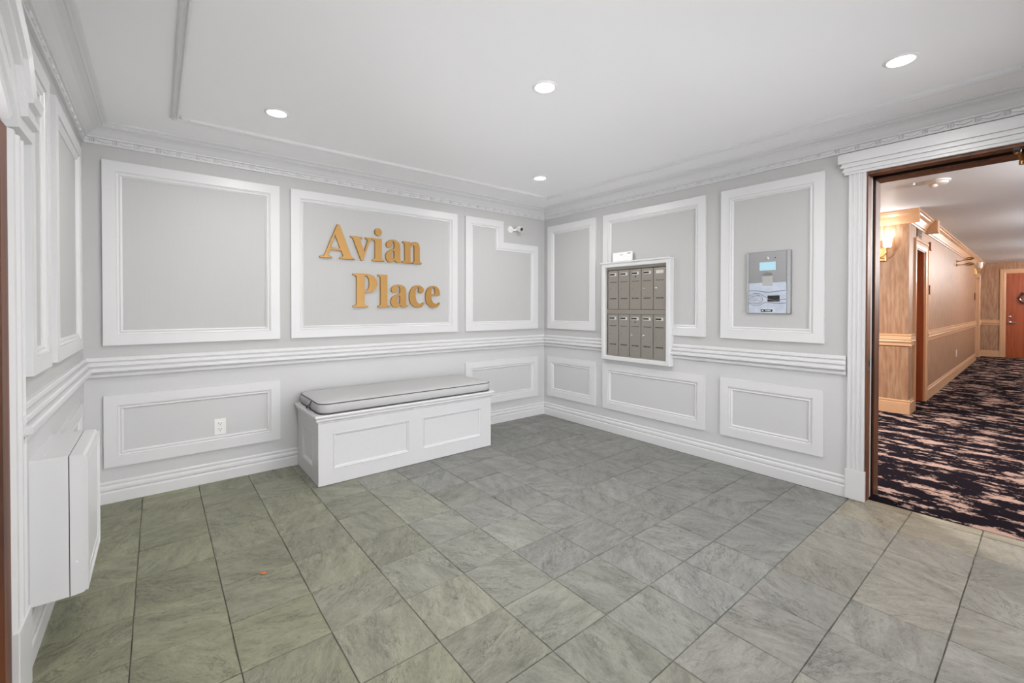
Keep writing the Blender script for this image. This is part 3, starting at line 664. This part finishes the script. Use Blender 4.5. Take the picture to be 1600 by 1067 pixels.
def casing_h(par, u0, u1, zt, fn, w=.11):
    q = MB(); q.sweep([(u1 + w, 0), (u1 + w, zt + w), (u0 - w, zt + w), (u0 - w, 0)], [(0, 0), (0, .022), (.03, .024), (.035, .016), (.075, .018), (w - .01, .012), (w, .010), (w, 0)], fn, closed=False); q.done('casing', TRIMW, par)
def hall_door(name, label, u0, u1, zt, rec, knob, ajar=False):
    t = bpy.data.objects.new(name, None); COL.objects.link(t); t.location = ws.location; t.rotation_euler = ws.rotation_euler
    PINV[t.name] = Matrix(); tag(t, label, 'door', kind='structure')
    casing_h(t, u0, u1, zt, fS)
    q = MB(); q.box(u0, u0 + .015, 0, rec + .01, 0, zt); q.box(u1 - .015, u1, 0, rec + .01, 0, zt); q.box(u0, u1, 0, rec + .01, zt - .015, zt); q.done('frame', TRIMW, t)
    q = MB()
    if ajar: q.box(u1 - .058, u1 - .016, .006, rec + .01, .008, zt - .018)
    else: q.box(u0 + .012, u1 - .012, rec, rec + .04, .008, zt - .012)
    o = q.done('door_leaf', DOORW, t)
    if ajar: rec = .14; knob = u1 - .10; box('back_panel', (u0, u1, .75, .79, 0, zt), DOORW, t)
    q = MB(); q.cyl((knob, rec, .98), (0, -1, 0), .012, .045, 10); q.tube([(knob, rec - .045, .98), (knob + .10, rec - .05, .98)], .009, 8); q.done('handle', SATIN, o, True)
    return t
hall_door('door_3', 'reddish wooden door standing open in the near left hallway recess', O0, O1, OT, .70, O0 + .09, True)
hall_door('door_4', 'narrow-looking reddish door at the far left of the hallway', E0, E1, OT, .10, E0 + .08)
# end door
d5 = empty('door_5', (EX, .32, 0), 'orange wooden door closing the far end of the hallway', 'door', kind='structure')
fE = lambda u, v, h: (EX - h, u, v)
casing_h(d5, -.14, .778, 2.115, lambda u, v, h: (EX - h, u, v), .105)
q = MB(); q.box(EX - .012, EX - .002, -.14, .778, .01, 2.115); leaf = q.done('door_leaf', DOORW, d5)
q = MB(); q.lathe((EX - .012, .712, .885), (-1, 0, 0), [(.032, 0), (.032, .008), (.012, .012), (.012, .05)], 14); q.tube([(EX - .06, .712, .885), (EX - .065, .66, .885), (EX - .062, .60, .878)], .011, 8); q.done('lever_handle', CHROME, leaf, True)
q = MB(); q.lathe((EX - .012, .712, 1.025), (-1, 0, 0), [(.030, 0), (.030, .012), (.012, .018), (.001, .02)], 14); q.done('deadbolt', CHROME, leaf, True)
for nm, pr in (('chair_rail', wrail), ('baseboard', wbase)):
    q = MB(); q.sweep([(EX, .883), (EX, 1.20)], pr, lambda u, v, h: (u, v, h), closed=False); q.done(nm, TRIMW, we)
wr = empty('wreath', (EX - .05, .44, 1.50), 'dark berry wreath hanging on the orange end door', 'wreath')
q = MB(); q.tube([(EX - .045, .44 + .115 * math.cos(a), 1.50 + .115 * math.sin(a)) for a in [2 * math.pi * k / 20 for k in range(21)]], .02, 8); q.done('twig_ring', BRASS, wr, True)
q = MB()
for k in range(120):
    a = random.uniform(0, 2 * math.pi); r = random.gauss(.115, .022); q.ball((EX - .05 - random.uniform(0, .03), .44 + r * math.cos(a), 1.50 + r * math.sin(a)), random.uniform(.008, .017), n=6)
o = q.done('berries', BLOSSOM, wr, True); o['kind'] = 'stuff'

# soffit block on the crown, small plaques, vents, outlet
q = MB(); q.box(1.06, 1.25, -.125, 0, 2.245, H); blk = q.done('ceiling_block', TRIMW); blk.location = ws.location; blk.rotation_euler = ws.rotation_euler
tag(blk, 'square cream wooden block boxed over the hallway crown', 'trim block')
def local(o, label, cat, group=None):
    o.location = ws.location; o.rotation_euler = ws.rotation_euler; return tag(o, label, cat, group)
q = MB(); q.box(1.39, 1.50, -.025, 0, 2.045, 2.155); local(q.done('wall_plaque', REDPL, bevel=.003), 'small dark red plaque high beside the near hallway door', 'plaque')
q = MB(); q.box(1.40, 1.51, -.020, 0, 1.44, 1.565); local(q.done('wall_plaque', REDPL, bevel=.003), 'small dark red plaque at eye level beside the near hallway door', 'plaque')
q = MB(); q.box(8.02, 8.20, -.020, 0, 1.44, 1.60); local(q.done('wall_plaque', REDPL, bevel=.003), 'dark plaque beside the far left hallway door', 'plaque')
g = bpy.data.objects.new('air_vent', None); COL.objects.link(g); PINV[g.name] = Matrix(); local(g, 'dark square vent above the near hallway door', 'vent')
box('frame', (.46, .78, -.008, 0, 2.135, 2.245), BRASS, g)
for k in range(5): box('slat', (.475, .765, -.012, -.006, 2.147 + k * .019, 2.158 + k * .019), DARK, g)
g2 = empty('air_vent', (PX, 1.40, 2.2), 'cream louvred vent above the lit sconce', 'vent')
q = MB(); q.sweep(R4(1.32, 1.52, 2.07, 2.325), [(0, 0), (0, .012), (.02, .012), (.02, 0)], lambda u, v, h: (PX - h, u, v)); q.done('frame', TRIMW, g2)
box('backing', (PX - .003, PX, 1.34, 1.50, 2.09, 2.305), DARK, g2)
for k in range(9): box('slat', (PX - .012, PX - .003, 1.34, 1.50, 2.094 + k * .0235, 2.107 + k * .0235), TRIMW, g2)
g3 = bpy.data.objects.new('power_outlet', None); COL.objects.link(g3); PINV[g3.name] = Matrix(); local(g3, 'pale power outlet low on the long hallway wall', 'power outlet')
box('cover_plate', (4.60, 4.70, -.008, 0, .35, .475), PLASTIC, g3, .002)
for z in (.39, .435): box('socket_face', (4.63, 4.67, -.011, -.008, z - .014, z + .014), PLATE, g3)

# twin brass arms on the side wall
for zc, lab in ((2.135, 'upper of two dark brass arms high on the long hallway wall'), (2.045, 'lower of two dark brass arms high on the long hallway wall')):
    q = MB(); b = .03 if zc > 2.1 else .008
    P = [(4.55, -.001, zc - b), (4.56, -.05, zc - b), (4.58, -.09, zc - b * .5), (4.60, -.13, zc + b * .3), (4.62, -.18, zc + b * .5), (4.63, -.22, zc + b * .4)]
    q.tube(P, [.012, .008, .010, .024, .030, .010], 10); q.ball((4.55, -.004, zc - b), .028, .4, .4, 1, 10)
    o = q.done('brass_arm', BRASS, smooth=True); local(o, lab, 'brass ornament', 'brass arms on the hallway wall')

# sconces
def sconce(base, dirn, label, power, shades=(-.11, .11), lit=True):
    """base: point on wall (plate centre); dirn: outward normal"""
    n = Vector(dirn).normalized(); u = Vector((-n.y, n.x, 0)); B = Vector(base)
    t = empty('wall_sconce', B, label, 'wall lamp')
    q = MB(); P = lambda a, b, c: B + u * a + n * b + Vector((0, 0, c))
    q.ring([[P(a, 0, c) for a, c in ((-.085, -.08), (.085, -.08), (.085, .08), (-.085, .08))], [P(a, .015, c) for a, c in ((-.085, -.08), (.085, -.08), (.085, .08), (-.085, .08))], [P(a, .020, c) for a, c in ((-.075, -.07), (.075, -.07), (.075, .07), (-.075, .07))]])
    q.done('back_plate', PALEBRASS, t)
    q = MB(); q.tube([P(0, .02, .045), P(0, .03, -.055)], .010, 8); q.done('centre_stem', PALEBRASS, t, True)
    for s in shades:
        q = MB(); q.tube([P(0, .03, -.03), P(s * .35, .055, -.035), P(s * .75, .08, -.015), P(s, .09, .03), P(s, .09, .07)], .007, 8)
        q.lathe(P(s, .09, .062), (0, 0, 1), [(.012, 0), (.026, .008), (.026, .014), (.01, .016)], 14); q.done('arm', PALEBRASS, t, True)
        q = MB(); q.lathe(P(s, .09, .078), (0, 0, 1), [(.030, 0), (.040, .02), (.044, .10), (.050, .135), (.047, .135), (.041, .10), (.036, .022), (.001, .01)], 20); q.done('glass_shade', SHADE if lit else PLASTIC, t, True)
        if not lit: continue
        l = bpy.data.lights.new('sconce_bulb', 'POINT'); l.energy = power; l.color = (.97, .99, 1); l.shadow_soft_size = .05
        o = bpy.data.objects.new('bulb', l); COL.objects.link(o); o.parent = t; o.matrix_parent_inverse = PINV[t.name]; o.location = P(s, .09, .26)
    return t
sconce((PX, 1.372, 1.895), (-1, 0, 0), 'lit brass wall lamp on the pier just past the doorway', HALL_W * .035)
cs, sn = math.cos(TH), math.sin(TH)
def sw(s, off, z): return (PX + s * cs + off * sn, PY + s * sn - off * cs, z)
sconce(sw(8.05, 0, 2.10), (sn, -cs, 0), 'small unlit wall lamp with pale shade at the far end of the hallway', 0, (.0,), False)
for x in (5.2, 8.6, 12.0, 15.0):  # unseen lamps added to light the hall
    sconce((x, HY, 1.87), (0, 1, 0), 'added brass wall lamp on the unseen right hallway wall, %s one from the lobby' % {5.2: 'first', 8.6: 'second', 12.0: 'third', 15.0: 'last'}[x], HALL_W)
# unseen flush lamp added to light the landing, round the corner
fl_ = empty('added_ceiling_lamp', (5.2, 2.1, H), 'added round flush lamp lighting the hallway landing, out of view', 'ceiling lamp')
q = MB(); q.lathe((5.2, 2.1, H), (0, 0, -1), [(.15, 0), (.15, .02), (.12, .05), (.06, .07), (.001, .075)], 24); q.done('diffuser', emis('warm_diffuser', (1, .8, .58), 5), fl_, True)
l = bpy.data.lights.new('landing_fill', 'AREA'); l.shape = 'DISK'; l.size = .28; l.energy = HALL_W * 2.2; l.color = (.97, .99, 1)
o = bpy.data.objects.new('lamp', l); COL.objects.link(o); o.parent = fl_; o.location = (0, 0, -.09)

# smoke detector
sd = empty('smoke_detector', (5.46, .673, H), 'white smoke detector on the hallway ceiling', 'smoke detector')
q = MB(); q.lathe((5.46, .673, H), (0, 0, -1), [(.085, 0), (.085, .012), (.070, .016), (.068, .030), (.055, .038), (.030, .040), (.001, .040)], 28); q.done('housing', PLASTIC, sd, True)
q = MB(); q.lathe((5.44, .700, H - .036), (0, 0, -1), [(.030, 0), (.028, .016), (.018, .024), (.001, .026)], 16); q.done('sensor_cap', PLASTIC, sd, True)
q = MB(); q.cyl((5.40, .83, H), (0, 0, -1), .014, .02, 10); q.done('indicator', PLASTIC, sd, True)
